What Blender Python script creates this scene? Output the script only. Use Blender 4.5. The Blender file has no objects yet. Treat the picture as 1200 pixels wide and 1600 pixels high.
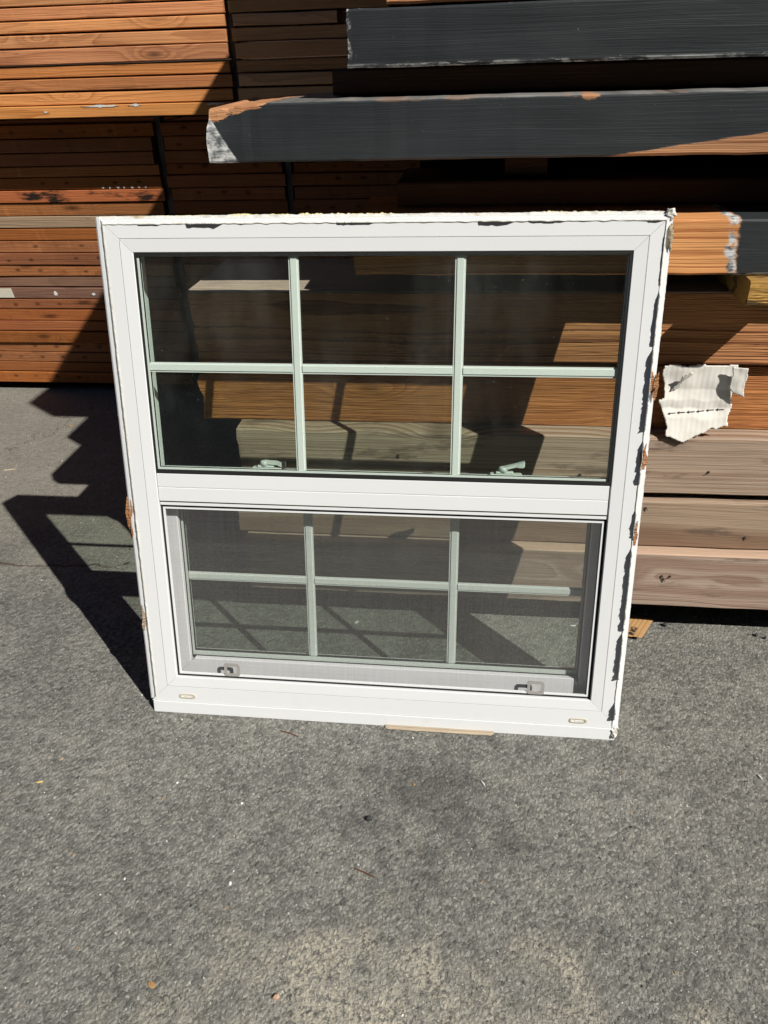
import bpy, math, random
from mathutils import Vector, Matrix, noise as mnoise
rnd = random.Random(7)
sc = bpy.context.scene
C = sc.collection

# ------------------------------------------------------------------ camera, sky, sun, exposure
CAM = Vector((0.19449, -1.28168, 1.36233)); PITCH, ROLL, YAW = 31.0, -1.8627, -7.27196
p, r, w = (math.radians(a) for a in (PITCH, ROLL, YAW))
fw = Vector((math.sin(w)*math.cos(p), math.cos(w)*math.cos(p), -math.sin(p)))
rt0 = Vector((math.cos(w), -math.sin(w), 0)); up0 = rt0.cross(fw)
rt = math.cos(r)*rt0 + math.sin(r)*up0; up = -math.sin(r)*rt0 + math.cos(r)*up0
cd = bpy.data.cameras.new('camera'); cam = bpy.data.objects.new('camera', cd); C.objects.link(cam)
cam.matrix_world = Matrix(((rt.x, up.x, -fw.x, CAM.x), (rt.y, up.y, -fw.y, CAM.y), (rt.z, up.z, -fw.z, CAM.z), (0, 0, 0, 1)))
cd.sensor_fit = 'VERTICAL'; cd.sensor_height = 36; cd.lens = 36*1202/1600; cd.clip_start = .02; cd.clip_end = 500
sc.camera = cam
SUN = Vector((0.841, -0.632, 1.0)).normalized()          # towards the sun
sl = bpy.data.lights.new('sun', 'SUN'); sl.energy = 5.0; sl.angle = math.radians(.53); sl.color = (1, .965, .905)
so = bpy.data.objects.new('sun', sl); C.objects.link(so); so.rotation_euler = SUN.to_track_quat('Z', 'Y').to_euler(); so.location = (4, -3, 6)
wd = bpy.data.worlds.new('World'); sc.world = wd; wd.use_nodes = True
wn = wd.node_tree; bg = wn.nodes['Background']; sky = wn.nodes.new('ShaderNodeTexSky'); sky.sky_type = 'NISHITA'
sky.sun_disc = False; sky.air_density = .6; sky.dust_density = .2; sky.altitude = 1200; sky.sun_elevation = math.asin(SUN.z); sky.sun_rotation = math.atan2(SUN.x, SUN.y)
wn.links.new(sky.outputs[0], bg.inputs[0]); bg.inputs[1].default_value = .05
sc.view_settings.view_transform = 'Standard'; sc.view_settings.look = 'None'; sc.view_settings.gamma = 1; sc.view_settings.exposure = 0.08
sc.render.engine = 'CYCLES'; sc.cycles.transparent_max_bounces = 40; sc.cycles.adaptive_threshold = .02; sc.cycles.max_bounces = 6; sc.cycles.diffuse_bounces = 1; sc.cycles.glossy_bounces = 2; sc.cycles.transmission_bounces = 2
try: sc.cycles.use_denoising = True
except Exception: pass

# ------------------------------------------------------------------ shader helpers
class S:
    """a socket or number with arithmetic that writes Math nodes"""
    def __init__(s, G, v): s.G, s.v = G, v
    def _m(s, op, o=None, c=None):
        n = s.G.nt.nodes.new('ShaderNodeMath'); n.operation = op
        for i, a in enumerate((s, o, c)):
            if a is None: continue
            a = a.v if isinstance(a, S) else a
            if isinstance(a, (int, float)): n.inputs[i].default_value = a
            else: s.G.nt.links.new(a, n.inputs[i])
        return S(s.G, n.outputs[0])
    def __add__(s, o): return s._m('ADD', o)
    __radd__ = __add__
    def __sub__(s, o): return s._m('SUBTRACT', o)
    def __rsub__(s, o): return S(s.G, o)._m('SUBTRACT', s)
    def __mul__(s, o): return s._m('MULTIPLY', o)
    __rmul__ = __mul__
    def __truediv__(s, o): return s._m('DIVIDE', o)
    def pow(s, o): return s._m('POWER', o)
    def abs(s): return s._m('ABSOLUTE')
    def sin(s): return s._m('SINE')
    def frac(s): return s._m('FRACT')
    def sqrt(s): return s._m('SQRT')
    def min(s, o): return s._m('MINIMUM', o)
    def max(s, o): return s._m('MAXIMUM', o)
    def gt(s, o): return s._m('GREATER_THAN', o)
    def sm(s, a, b):                                   # smoothstep a..b -> 0..1
        n = s.G.nt.nodes.new('ShaderNodeMapRange'); n.interpolation_type = 'SMOOTHSTEP'
        s.G.put(s, n.inputs[0]); n.inputs[1].default_value = a; n.inputs[2].default_value = b
        return S(s.G, n.outputs[0])
    def clamp(s): 
        n = s.G.nt.nodes.new('ShaderNodeClamp'); s.G.put(s, n.inputs[0]); return S(s.G, n.outputs[0])

class G:
    top = None; dim = '3D'
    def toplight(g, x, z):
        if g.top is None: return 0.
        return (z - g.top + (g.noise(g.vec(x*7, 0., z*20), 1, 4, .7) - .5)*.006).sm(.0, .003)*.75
    def __init__(g, name):
        g.m = bpy.data.materials.new(name); g.m.use_nodes = True; g.nt = g.m.node_tree
        g.b = g.nt.nodes['Principled BSDF']; g.out = g.nt.nodes['Material Output']
        tc = g.nt.nodes.new('ShaderNodeTexCoord'); g.co = tc.outputs['Object']
        oi = g.nt.nodes.new('ShaderNodeObjectInfo'); g.rnd = S(g, oi.outputs['Random'])
    def put(g, a, inp):
        a = a.v if isinstance(a, S) else a
        if isinstance(a, (int, float)): inp.default_value = a
        elif isinstance(a, (tuple, list)): inp.default_value = (*a, 1) if len(inp.default_value) == 4 and len(a) == 3 else a
        else: g.nt.links.new(a, inp)
    def xyz(g, v=None):
        n = g.nt.nodes.new('ShaderNodeSeparateXYZ'); g.put(v or g.co, n.inputs[0]); return [S(g, o) for o in n.outputs]
    def vec(g, x, y, z):
        n = g.nt.nodes.new('ShaderNodeCombineXYZ')
        for a, i in zip((x, y, z), n.inputs): g.put(a, i)
        return n.outputs[0]
    def noise(g, v, scale=1, detail=2, rough=.5, dist=0):
        n = g.nt.nodes.new('ShaderNodeTexNoise'); n.noise_dimensions = g.dim; g.put(v, n.inputs['Vector']); n.inputs['Scale'].default_value = scale
        n.inputs['Detail'].default_value = detail; n.inputs['Roughness'].default_value = rough; n.inputs['Distortion'].default_value = dist
        return S(g, n.outputs['Fac'])
    def vor(g, v, scale=1, feature='F1', out='Distance', rand=1):
        n = g.nt.nodes.new('ShaderNodeTexVoronoi'); n.voronoi_dimensions = g.dim; n.feature = feature; g.put(v, n.inputs['Vector']); n.inputs['Scale'].default_value = scale
        n.inputs['Randomness'].default_value = rand
        return S(g, n.outputs[out]) if out != 'Color' else n.outputs[out]
    def mix(g, f, a, b, mode='MIX'):
        n = g.nt.nodes.new('ShaderNodeMix'); n.data_type = 'RGBA'; n.blend_type = mode; n.clamp_factor = True
        g.put(f, n.inputs[0]); 
        for v, i in ((a, 6), (b, 7)): g.put(v, n.inputs[i])
        return n.outputs[2]
    def hsv(g, col, h=.5, s=1, v=1):
        n = g.nt.nodes.new('ShaderNodeHueSaturation')
        for a, i in zip((h, s, v), n.inputs): g.put(a, i)
        g.put(col, n.inputs['Color']); return n.outputs[0]
    def bump(g, h, strength=.5, dist=.003):
        n = g.nt.nodes.new('ShaderNodeBump'); g.put(h, n.inputs['Height']); n.inputs['Strength'].default_value = strength
        n.inputs['Distance'].default_value = dist; g.nt.links.new(n.outputs[0], g.b.inputs['Normal'])
    def done(g, col, rough=.7, spec=.3):
        g.put(col, g.b.inputs['Base Color']); g.put(rough, g.b.inputs['Roughness']); g.b.inputs['Specular IOR Level'].default_value = spec
        return g.m

def wood_color(g, light, dark, ring=.007, contrast=.75, knots=True, stain=None, var=.35, warp=1, tone=.0, fib=.5, saw=0, deep=False, check=0, spots=0, topcol=None, sharp=2.2):
    x, y, z = g.xyz(); R = g.rnd*97.3
    xo, yo, zo = x + R, y + R*.37, z + R*.71
    lo = g.vec(xo*.9, yo*5, zo*5); n1 = g.noise(lo, 1, 2) - .5
    n2 = g.noise(g.vec(xo*5, yo*30, zo*30), 1, 2) - .5
    vk = g.vec(xo*2.6, yo*0, zo*9); dk = g.vor(vk, 1)
    kn = (1 - dk.sm(.0, .16)) if knots else S(g, 0.0)
    kn2 = (1 - dk.sm(.02, .5)) if knots else S(g, 0.0)
    a = y + .03 + (R*1.7).frac()*.16; b = z + .16 - (R*2.9).frac()*.36
    rr = (a*a + b*b).sqrt() + n1*(.05*warp) + n2*.006*warp + kn2*kn2*.03
    rm = g.noise(g.vec(rr*55, R, 0.), 1, 2, .6); rr = rr + (rm - .5)*.03; f = (rr/ring).frac(); f = f.pow(sharp)*(1 - f.sm(.92, 1.0))*(.30 + rm.sm(.30, .62)*.8)
    fibre = g.noise(g.vec(xo*3.2, yo*300, zo*300), 1, 2, .65); fx = fibre.sm(.30, .70)
    big = g.noise(g.vec(xo*1.6, yo*6, zo*6), 1, 3, .55)
    col = g.mix((f*contrast + (fx - .5)*fib*.55).clamp(), light, dark)
    col = g.mix(kn*.85, col, tuple(c*.28 for c in dark))
    val = 1 + (big - .5)*var*2 + ((R*5.3).frac() - .5)*var + (fx - .5)*.14
    if saw:
        sm_ = g.noise(g.vec(xo*38 + zo*9, yo, zo*4), 1, 3, .6); val = val + sm_.sm(.58, .76)*saw - sm_.sm(.42, .28)*saw*.6
    col = g.hsv(col, .5 + ((R*3.1).frac() - .5)*.012 + tone, 1 + ((R*7.7).frac() - .5)*.12, val)
    if check:
        ck = g.noise(g.vec(xo*2.2, yo*40, zo*75), 1, 4, .7).sm(.63, .68); col = g.mix(ck*check, col, tuple(c*.22 for c in dark))
    if spots:                                          # row of dark sticker stains along the edge
        u = ((xo*(1/.105)).frac() - .5)*.105; vv = z - .026 + (big - .5)*.05
        dd = ((u*u)*1.0 + (vv*vv)*3.5).sqrt() + (n2 + .1)*.012
        on = (R*11.7).frac().gt(.45)*g.noise(g.vec(xo*6, 0., 0.), 1, 1).sm(.42, .5)
        col = g.mix((1 - dd.sm(.003, .021))*on*spots, col, tuple(c*.18 for c in dark))
    if stain:
        sc_, amt, thr = stain
        st = g.noise(g.vec(xo*5, yo*14, zo*22), 1, 4, .65).sm(thr, thr + .12)
        col = g.mix(st*amt, col, sc_)
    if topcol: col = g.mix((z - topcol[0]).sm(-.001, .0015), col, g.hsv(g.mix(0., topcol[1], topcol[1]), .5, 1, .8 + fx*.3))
    return col, (f*.6 + fx*.5 if deep else fx)

def wood(name, light, dark, rough=.75, bstr=.5, bd=.0022, **k):
    g = G(name); col, h = wood_color(g, light, dark, **k)
    g.bump(h, bstr, bd); return g.done(col, rough, .25)

def plain(name, col, rough=.5, spec=.5, nv=.06, ns=30, bump=0, bd=.002):
    g = G(name); n = g.noise(g.co, ns, 4, .6)
    c = g.hsv(g.mix(0., col, col), .5, 1, 1 + (n - .5)*nv*2)
    if bump: g.bump(n, bump, bd)
    return g.done(c, rough, spec)

M = {}
M['fir'] = wood('orange_fir', (.66, .285, .105), (.37, .125, .04), ring=.0095, contrast=.85, var=.36, check=.6, sharp=1.9, fib=.26, saw=.10, bstr=.35, stain=((.05, .028, .016), .75, .69))
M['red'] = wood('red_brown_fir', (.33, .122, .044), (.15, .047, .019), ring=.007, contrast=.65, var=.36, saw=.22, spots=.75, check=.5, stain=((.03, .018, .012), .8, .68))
M['mold'] = wood('mouldy_fir', (.46, .165, .062), (.26, .08, .03), ring=.008, contrast=.4, var=.25, stain=((.012, .01, .008), .97, .53))
M['greyboard'] = wood('grey_tan_board', (.36, .25, .16), (.2, .125, .075), ring=.008, contrast=.4, var=.25, stain=((.02, .015, .012), .9, .58))
M['midfir'] = wood('shade_lifted_fir', (.72, .40, .20), (.46, .21, .09), ring=.008, contrast=.7, var=.3)  # lightened to make up for weak ambient light on the shaded stack
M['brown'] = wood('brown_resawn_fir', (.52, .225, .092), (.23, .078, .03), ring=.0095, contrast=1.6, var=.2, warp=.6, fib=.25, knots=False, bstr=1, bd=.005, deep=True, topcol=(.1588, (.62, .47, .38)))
M['amber'] = wood('amber_fir', (.60, .245, .085), (.29, .092, .030), ring=.0085, contrast=1.5, var=.24, warp=.7, fib=.25, bstr=1, bd=.004, deep=True, check=.4)
M['grey'] = wood('weathered_fir', (.50, .375, .28), (.29, .165, .10), ring=.0105, contrast=1.1, var=.3, warp=.5, check=.35, sharp=2.6, fib=.2, bstr=.3, stain=((.15, .10, .075), .7, .55))
M['pink'] = wood('pinkish_weathered_fir', (.45, .32, .225), (.26, .15, .095), ring=.0095, contrast=1.1, var=.3, warp=.5, knots=False, check=.35, sharp=2.6, fib=.2, bstr=.3, stain=((.11, .08, .06), .65, .58))
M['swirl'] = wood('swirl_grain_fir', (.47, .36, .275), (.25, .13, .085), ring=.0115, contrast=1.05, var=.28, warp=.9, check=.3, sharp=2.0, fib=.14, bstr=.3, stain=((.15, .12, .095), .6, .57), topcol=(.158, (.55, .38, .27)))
M['darkwood'] = wood('gap_dark_wood', (.06, .034, .022), (.032, .018, .012), ring=.008, contrast=.5)  # colour lowered so the gaps in the stack read as deep shade
M['endgrain'] = wood('end_grain', (.62, .37, .12), (.36, .18, .05), ring=.006, contrast=.5, stain=((.07, .045, .02), .9, .52), bstr=1, bd=.006)
M['raw'] = wood('torn_raw_wood', (.52, .26, .12), (.25, .09, .035), ring=.004, contrast=.8, bstr=1, bd=.004)
M['rawpale'] = wood('pale_raw_wood', (.48, .39, .285), (.36, .25, .16), ring=.005, contrast=.5, bstr=.8, bd=.003)

def painted(name, masks, chips=.5, top=None):
    """charcoal paint over fir; masks(g,x,y,z) returns (bare, white) 0..1 fields"""
    g = G(name); x, y, z = g.xyz(); g.top = top
    bare_col, h = wood_color(g, (.64, .295, .125), (.36, .12, .042), ring=.009, contrast=1.3, knots=False, fib=.25)
    gr = g.noise(g.vec(x*5, y*90, z*150), 1, 4, .6); blot = g.noise(g.vec(x*4, y*5, z*9), 1, 4, .6)
    wav = g.noise(g.vec(x*1.2, y*8, z*10), 1, 2); kd = 1 - g.vor(g.vec(x*2.2 + 3.3, 0., z*6), 1).sm(.03, .45); wav = wav + kd*kd*.9; lines = g.noise(g.vec(x*2.5, y*50, (z + wav*.05)*420), 1, 2, .6)
    scuff = g.noise(g.vec(x*35 + z*50, y*60, z*30 - x*20), 1, 3, .7).sm(.68, .78)
    pc = g.mix((blot - .35)*.9, (.023, .027, .030), (.052, .059, .063))
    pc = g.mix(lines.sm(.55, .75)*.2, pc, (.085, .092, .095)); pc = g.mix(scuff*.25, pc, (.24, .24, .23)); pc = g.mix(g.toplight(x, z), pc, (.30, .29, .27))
    bare, white = masks(g, x, y, z)
    speck = g.noise(g.vec(x*90, y*90, z*90), 1, 3, .7).sm(.70, .75)
    c = g.mix(speck*chips, pc, (.5, .47, .42))
    c = g.mix(bare, c, bare_col)
    wn_ = g.noise(g.vec(x*25, y*25, z*60), 1, 4, .7)
    c = g.mix(white, c, g.mix(wn_.sm(.4, .62), (.70, .70, .68), (.10, .11, .12)))
    g.bump(gr*.4 + lines*.45 + h*bare*.5, .55, .003)
    return g.done(c, .5 + bare*.3, .4)

def edge_chip(g, x, z, hgt, off=0., thr=.60, band=.006):
    e = (z - hgt).abs().sm(band, 0)
    return e*g.noise(g.vec(x*9 + off, z*0, z*50), 1, 5, .7).sm(thr, thr + .04)

# ------------------------------------------------------------------ mesh helpers
class MB:
    def __init__(s): s.v, s.f = [], []
    def add(s, verts, faces):
        b = len(s.v); s.v += [tuple(q) for q in verts]; s.f += [tuple(i + b for i in f) for f in faces]; return s
    def box(s, x0, x1, y0, y1, z0, z1, c=0.):
        """box with chamfered edges c"""
        if c <= 0:
            v = [(x, y, z) for x in (x0, x1) for y in (y0, y1) for z in (z0, z1)]
            return s.add(v, [(0, 1, 3, 2), (4, 6, 7, 5), (0, 4, 5, 1), (2, 3, 7, 6), (0, 2, 6, 4), (1, 5, 7, 3)])
        prof = [(y0 + c, z0), (y1 - c, z0), (y1, z0 + c), (y1, z1 - c), (y1 - c, z1), (y0 + c, z1), (y0, z1 - c), (y0, z0 + c)]
        return s.loft([[(x0, a, b) for a, b in inset(prof, c)], [(x0 + c, a, b) for a, b in prof], [(x1 - c, a, b) for a, b in prof], [(x1, a, b) for a, b in inset(prof, c)]])
    def loft(s, rings, cap=True):
        n = len(rings[0]); v = [q for r_ in rings for q in r_]; f = []
        for i in range(len(rings) - 1):
            for k in range(n): f.append((i*n + k, i*n + (k + 1) % n, (i + 1)*n + (k + 1) % n, (i + 1)*n + k))
        if cap: f.append(tuple(range(n - 1, -1, -1))); f.append(tuple((len(rings) - 1)*n + k for k in range(n)))
        return s.add(v, f)
    def tube(s, pts, rad, n=6):
        rings = []
        for i, q in enumerate(pts):
            q = Vector(q); d = (Vector(pts[min(i + 1, len(pts) - 1)]) - Vector(pts[max(i - 1, 0)])).normalized()
            a = d.orthogonal().normalized(); b = d.cross(a); rr = rad[i] if isinstance(rad, (list, tuple)) else rad
            rings.append([tuple(q + a*math.cos(t)*rr + b*math.sin(t)*rr) for t in (2*math.pi*k/n for k in range(n))])
        return s.loft(rings)
    def build(s, name, mat, parent=None, smooth=False):
        me = bpy.data.meshes.new(name); me.from_pydata(s.v, [], s.f); me.update()
        import bmesh
        bm = bmesh.new(); bm.from_mesh(me); bmesh.ops.recalc_face_normals(bm, faces=bm.faces); bm.to_mesh(me); bm.free()
        me.materials.append(M[mat] if isinstance(mat, str) else mat)
        if smooth:
            for q in me.polygons: q.use_smooth = True
        o = bpy.data.objects.new(name, me); C.objects.link(o)
        if parent: o.parent = parent
        return o

def inset(prof, c):
    cy = sum(a for a, b in prof)/len(prof); cz = sum(b for a, b in prof)/len(prof)
    return [(a + math.copysign(c*.8, cy - a), b + math.copysign(c*.8, cz - b)) for a, b in prof]

def tag(o, label=None, cat=None, group=None, kind=None):
    for k, v in (('label', label), ('category', cat), ('group', group), ('kind', kind)):
        if v: o[k] = v
    return o

def empty(name, loc, rot=(0, 0, 0)):
    o = bpy.data.objects.new(name, None); C.objects.link(o); o.location = loc; o.rotation_euler = rot; o.empty_display_size = .05; return o

def timber(name, x0, x1, y0, y1, z0, z1, mat, c=.004, segs=4, jit=.001, end=.0, shape=None, seed=0):
    """a beam along X as one mesh; origin at its lower front left corner; shape(x,k,(y,z)) may push a section point"""
    L, D, Hh = x1 - x0, y1 - y0, z1 - z0; rr = random.Random(seed or hash((round(x0, 3), round(z0, 3))) & 0xffff)
    prof = [(c, 0), (D - c, 0), (D, c), (D, Hh - c), (D - c, Hh), (c, Hh), (0, Hh - c), (0, c)]
    xs = [L*i/segs for i in range(segs + 1)]
    rings = []
    if segs > 10:                                       # fine sections, front face split in height too
        nz = 6
        prof = [(c, 0), (D - c, 0), (D, c), (D, Hh - c), (D - c, Hh), (c, Hh)] + [(0, Hh - c - (Hh - 2*c)*k/nz) for k in range(nz + 1)]
        xs = [L*(i/segs)**1.6 for i in range(segs + 1)]
    o8 = [(rr.uniform(-jit, jit), rr.uniform(-jit, jit)) for _ in range(3)]
    for i, x in enumerate(xs):
        dy, dz = rr.uniform(-jit, jit), rr.uniform(-jit, jit)
        ring = []
        for k, (a, b) in enumerate(prof):
            q = [x, a + dy, b + dz]
            if i == 0: q[0] += rr.uniform(0, end)
            if i == len(xs) - 1: q[0] -= rr.uniform(0, end)
            if shape: q = shape(q)
            ring.append(tuple(q))
        rings.append(ring)
    o = MB().loft(rings).build(name, mat); o.location = (x0, y0, z0); return o

# ------------------------------------------------------------------ ground
g = G('old_asphalt'); g.dim = '2D'; x, y, z = g.xyz()
fine = g.noise(g.co, 270, 2, .65); mid = g.noise(g.co, 95, 2, .6); bigp = g.noise(g.co, 2.2, 4, .6); pat = g.noise(g.co, 9, 3, .62)
blob = g.noise(g.co, 34, 2, .6)
wob = (mid - .5)*.012
va = g.vor(g.vec(x + wob, y + (fine - .5)*.008 + wob, 0.), 118); cr, cg, cb = g.xyz(va.v.node.outputs['Color'])
vs = g.vor(g.vec(x - wob, y + wob, 0.), 250); sr, sg, sb = g.xyz(vs.v.node.outputs['Color'])
base = g.mix((cr*.5 + sr*.35 + fine*.25 + blob*.2).sm(.28, .98), (.128, .126, .114), (.310, .301, .268))
base = g.mix(va.sm(.42, .62)*.4, base, (.14, .137, .122))
base = g.mix(cg.gt(.94)*(1 - va.sm(.3, .5))*.6, base, (.36, .345, .30))
base = g.mix(cg.sm(.10, .06)*(1 - va.sm(.35, .6))*.6, base, (.065, .065, .062))
base = g.mix(sg.gt(.982)*(1 - vs.sm(.3, .5))*.9, base, (.52, .50, .44))
base = g.hsv(base, .5, 1, .80 + bigp*.40 + (pat - .5)*.36)
dust = (y + (pat - .5)*.35 + (bigp - .5)*.8).sm(.18, .95)*.55
base = g.mix(dust*(.45 + fine*.8), base, (.31, .28, .225))
worn = ((x - .06)*(x - .06)*2.6 + (y + .70)*(y + .70)*7).sqrt() + (pat - .5)*1.3 + (bigp - .5)*1.0
base = g.mix((1 - worn.sm(.1, .7))*(mid*.6 + fine*.4).sm(.38, .58)*.8, base, (.52, .48, .38))
worn2 = pat*.6 + bigp*.5
base = g.mix(worn2.sm(.58, .72)*mid.sm(.42, .65)*.35, base, (.30, .285, .24))
oil = ((x - .13)*(x - .13)*5 + (y + .2)*(y + .2)*7).sqrt() + (pat - .5)*1.6
base = g.mix((1 - oil.sm(.0, .55))*.4, base, (.06, .061, .06))
# cracks: one across the left, broken hair lines nearer the boards
c1 = (y - .632 - x*.05 + (g.noise(g.vec(x*9, 0., 0.), 1, 3) - .5)*.07).abs() + (pat - .5)*.008
crk = (1 - c1.sm(.001, .007))*(1 - x.sm(-.98, -.75))*mid.sm(.3, .5)
c2 = (x + 1.60 - (y - 1.55)*.25 + (pat - .5)*.30).abs() + (mid - .5)*.012
crk = (crk + (1 - c2.sm(.0, .014))*y.sm(1.2, 1.35)*fine.sm(.35, .55)*.8).clamp()
base = g.mix(crk*.8, base, (.075, .045, .030))
g.bump(cr*.45 + (1 - va.sm(.1, .65))*.35 + sr*.25 + fine*.3 + blob*.5, .9, .0045)
M['asphalt'] = g.done(base, .88, .25)
gx, gy = 60, 80
gm = MB()
def gz(X, Y):
    return 0.0035*mnoise.noise(Vector((X*2.1, Y*2.1, 0))) if -2.6 < X < 2.2 and -1.6 < Y < .0 else 0.0
gm.add([(-150, -150, 0), (150, -150, 0), (150, 150, 0), (-150, 150, 0)], [(0, 1, 2, 3)])
ground = gm.build('ground', 'asphalt'); tag(ground, 'worn grey asphalt yard with cracks and grit', kind='structure')

# ------------------------------------------------------------------ timber stack at the right (front to camera)
def rough_end(amp, seed, reach=.06):
    def f(q):
        if q[0] < reach:
            q[0] += amp*(mnoise.noise(Vector((seed, q[1]*25, q[2]*30))) + .6*mnoise.noise(Vector((seed, q[1]*70, q[2]*90))))*(1 - q[0]/reach)
        q[1] += .0012*mnoise.noise(Vector((q[0]*6 + seed, q[1]*20, q[2]*30)))
        q[2] += .0014*mnoise.noise(Vector((q[0]*9 + seed*2, q[1]*20, q[2]*4)))
        return q
    return f
def none_mask(g, x, y, z): return S(g, 0.)._m('ADD', 0.), S(g, 0.)._m('ADD', 0.)
def m1(g, x, y, z):
    w_ = (edge_chip(g, x, z, .0, 3, .44, .009) + edge_chip(g, x, z, .096, 8, .60) + x.sm(.012, .0)*g.noise(g.vec(x*40, z*40, 0.), 1, 4).sm(.5, .56)).clamp()
    return S(g, 0.)._m('ADD', 0.), w_
def m2(g, x, y, z):
    n = g.noise(g.vec(x*12, y*10, z*45), 1, 4, .7) - .5
    tri = ((z - (x - .78)*.128 + n*.012) .sm(.003, -.001))*x.sm(.72, .80)      # bare wedge low at the right
    rot = (z - .070 - x*.24 + n*.055).sm(.0, .003)*(1 - x.sm(.2, .21))
    kn = ((x - .735)*(x - .735)*7 + (z - .103)*(z - .103)*26).sqrt() + n*.17
    tip = (1 - kn.sm(.02, .045))
    wh = (x + n*.01 - (.072 - z)*.62 - .016).sm(.002, -.002)*(z + n*.01).sm(.082, .074)
    wh = (wh + edge_chip(g, x, z, .0, 1, .66)*.8).clamp()
    edg = edge_chip(g, x, z, .104, 5, .55, .005)
    return (tri + rot + tip*.8 + edg*.25).clamp(), wh
def m3(g, x, y, z):
    n = g.noise(g.vec(x*14, y*10, z*30), 1, 4, .7) - .5
    b = (x - .760 + n*.03 + z*.05).sm(.006, -.002)
    wh = ((x - .752 + n*.05 + z*.05).abs().sm(.012, .004)*g.noise(g.vec(x*60, z*0, z*40), 1, 3).sm(.42, .5) + edge_chip(g, x, z, .0, 4, .45)*x.sm(.745, .755)*(1 - x.sm(.84, .9))).clamp()
    return b, wh
M['paint1'] = painted('charcoal_paint_a', m1); M['paint2'] = painted('charcoal_paint_b', m2, .3, .1025); M['paint3'] = painted('charcoal_paint_c', m3, .2)

def t2shape(q):
    # rotten, dropped upper left corner
    q = rough_end(.004, 3.1)(q)
    if q[0] < .16 and q[2] > .05:
        k = (1 - q[0]/.16)**1.5*((q[2] - .05)/.055)
        q[2] -= .011*k + .006*mnoise.noise(Vector((q[0]*55, q[1]*40, q[2]*60)))*k
        q[1] += .012*k*(q[1] < .03) ; q[0] += .010*k
    return q
RX = 2.6
TS = []
def tm(name, label, x0, y0, y1, z0, z1, mat, segs=40, shape=None, cat='timber', x1=RX, jit=.0006, c=.004):
    o = timber(name, x0, x1, y0, y1, z0, z1, mat, c=c, segs=segs, jit=jit, shape=shape or rough_end(.005, x0*31 + z0*17))
    tag(o, label, cat, 'timbers in the tall stack'); TS.append(o); return o
T0 = tm('timber', 'bare orange timber end just showing above the topmost charcoal timber', .005, .46, .75, 1.436, 1.56, 'fir')
T1 = tm('painted_timber', 'topmost charcoal painted timber with white chipped lower edge', -.062, .40, .70, 1.333, 1.429, 'paint1', x1=3)
T2 = tm('painted_timber', 'charcoal painted timber with rotten left end and bare wedge at right', -.342, .345, .70, 1.177, 1.282, 'paint2', segs=70, shape=t2shape)
T3 = tm('painted_timber', 'timber behind window top, bare orange then charcoal painted, white edge between', -.058, .345, .66, .957, 1.063, 'paint3')
T4 = tm('timber', 'brown timber with wavy sawn grain below the half painted one', -.460, .426, .74, .739, .901, 'brown')
T5 = tm('timber', 'amber timber behind the white cardboard scrap', -.470, .449, .74, .572, .730, 'amber', shape=rough_end(.014, 4.4))
T6 = tm('timber', 'grey weathered timber directly under the amber one', -.380, .395, .74, .424, .572, 'grey')
T7 = tm('timber', 'pinkish weathered timber second from the bottom of the stack', -.404, .391, .74, .2745, .4065, 'pink')
T8 = tm('timber', 'bottom timber of the stack with swirling grain and bent nails', -.384, .362, .72, .110, .272, 'swirl')
# planks lying back in the dark gaps of the stack
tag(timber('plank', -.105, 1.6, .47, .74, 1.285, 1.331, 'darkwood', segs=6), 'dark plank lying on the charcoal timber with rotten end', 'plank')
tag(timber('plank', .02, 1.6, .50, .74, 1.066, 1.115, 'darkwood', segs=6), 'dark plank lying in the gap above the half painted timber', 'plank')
# cross blocks between the layers
def block(x0, x1, y0, y1, z0, z1, label, mat='endgrain'):
    q = MB(); n = 5; ring = []
    o = timber('dunnage_block', x0, x1, y0, y1, z0, z1, mat, c=.005, segs=3, jit=.002); tag(o, label, 'block', 'cross blocks under the timbers'); return o
block(.730, .84, .308, .72, .9035, .9545, 'yellowish cross block with end grain under the half painted timber')
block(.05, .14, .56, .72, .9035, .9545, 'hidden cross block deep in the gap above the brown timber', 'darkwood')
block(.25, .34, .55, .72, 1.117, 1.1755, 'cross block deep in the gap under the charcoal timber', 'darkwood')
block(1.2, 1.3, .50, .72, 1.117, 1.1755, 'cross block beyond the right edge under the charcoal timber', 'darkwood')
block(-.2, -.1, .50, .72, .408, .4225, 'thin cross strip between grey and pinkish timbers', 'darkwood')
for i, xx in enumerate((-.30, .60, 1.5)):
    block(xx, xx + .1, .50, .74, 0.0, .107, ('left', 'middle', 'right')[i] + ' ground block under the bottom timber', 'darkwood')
# the stack goes on above the frame and behind the front row (its shadow falls on the yard and the boards)
UP = [(-.012, 1.60, 1.77, .37, .70), (.29, 1.79, 2.07, .40, .70), (.10, 2.09, 2.325, .37, 1.30)]
for i, (xl, za, zb, ya, yb) in enumerate(UP):
    tag(timber('timber', xl, RX, ya, yb, za, zb, 'brown', segs=4), ('lowest', 'middle', 'uppermost')[i] + ' of the timbers above the top edge of the photo', 'timber', 'timbers in the tall stack')
tag(timber('timber', .12, RX, .44, .72, 1.562, 1.598, 'brown', segs=4), 'thin timber above the bare orange timber, over the photo edge', 'timber', 'timbers in the tall stack')
tag(timber('timber', .405, RX, 1.0, 1.3, 2.33, 3.0, 'brown', segs=4), 'unseen timber pile added on the back of the tall stack to shade the boards', 'timber', 'timbers in the tall stack')  # pile added out of view to shade the middle boards
BK = [(.0, .12, .56), (.02, .57, .90), (.05, .91, 1.30), (.06, 1.31, 1.77), (.29, 1.78, 2.085)]  # unseen back row; its lower layers are added to keep the gaps dark
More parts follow.
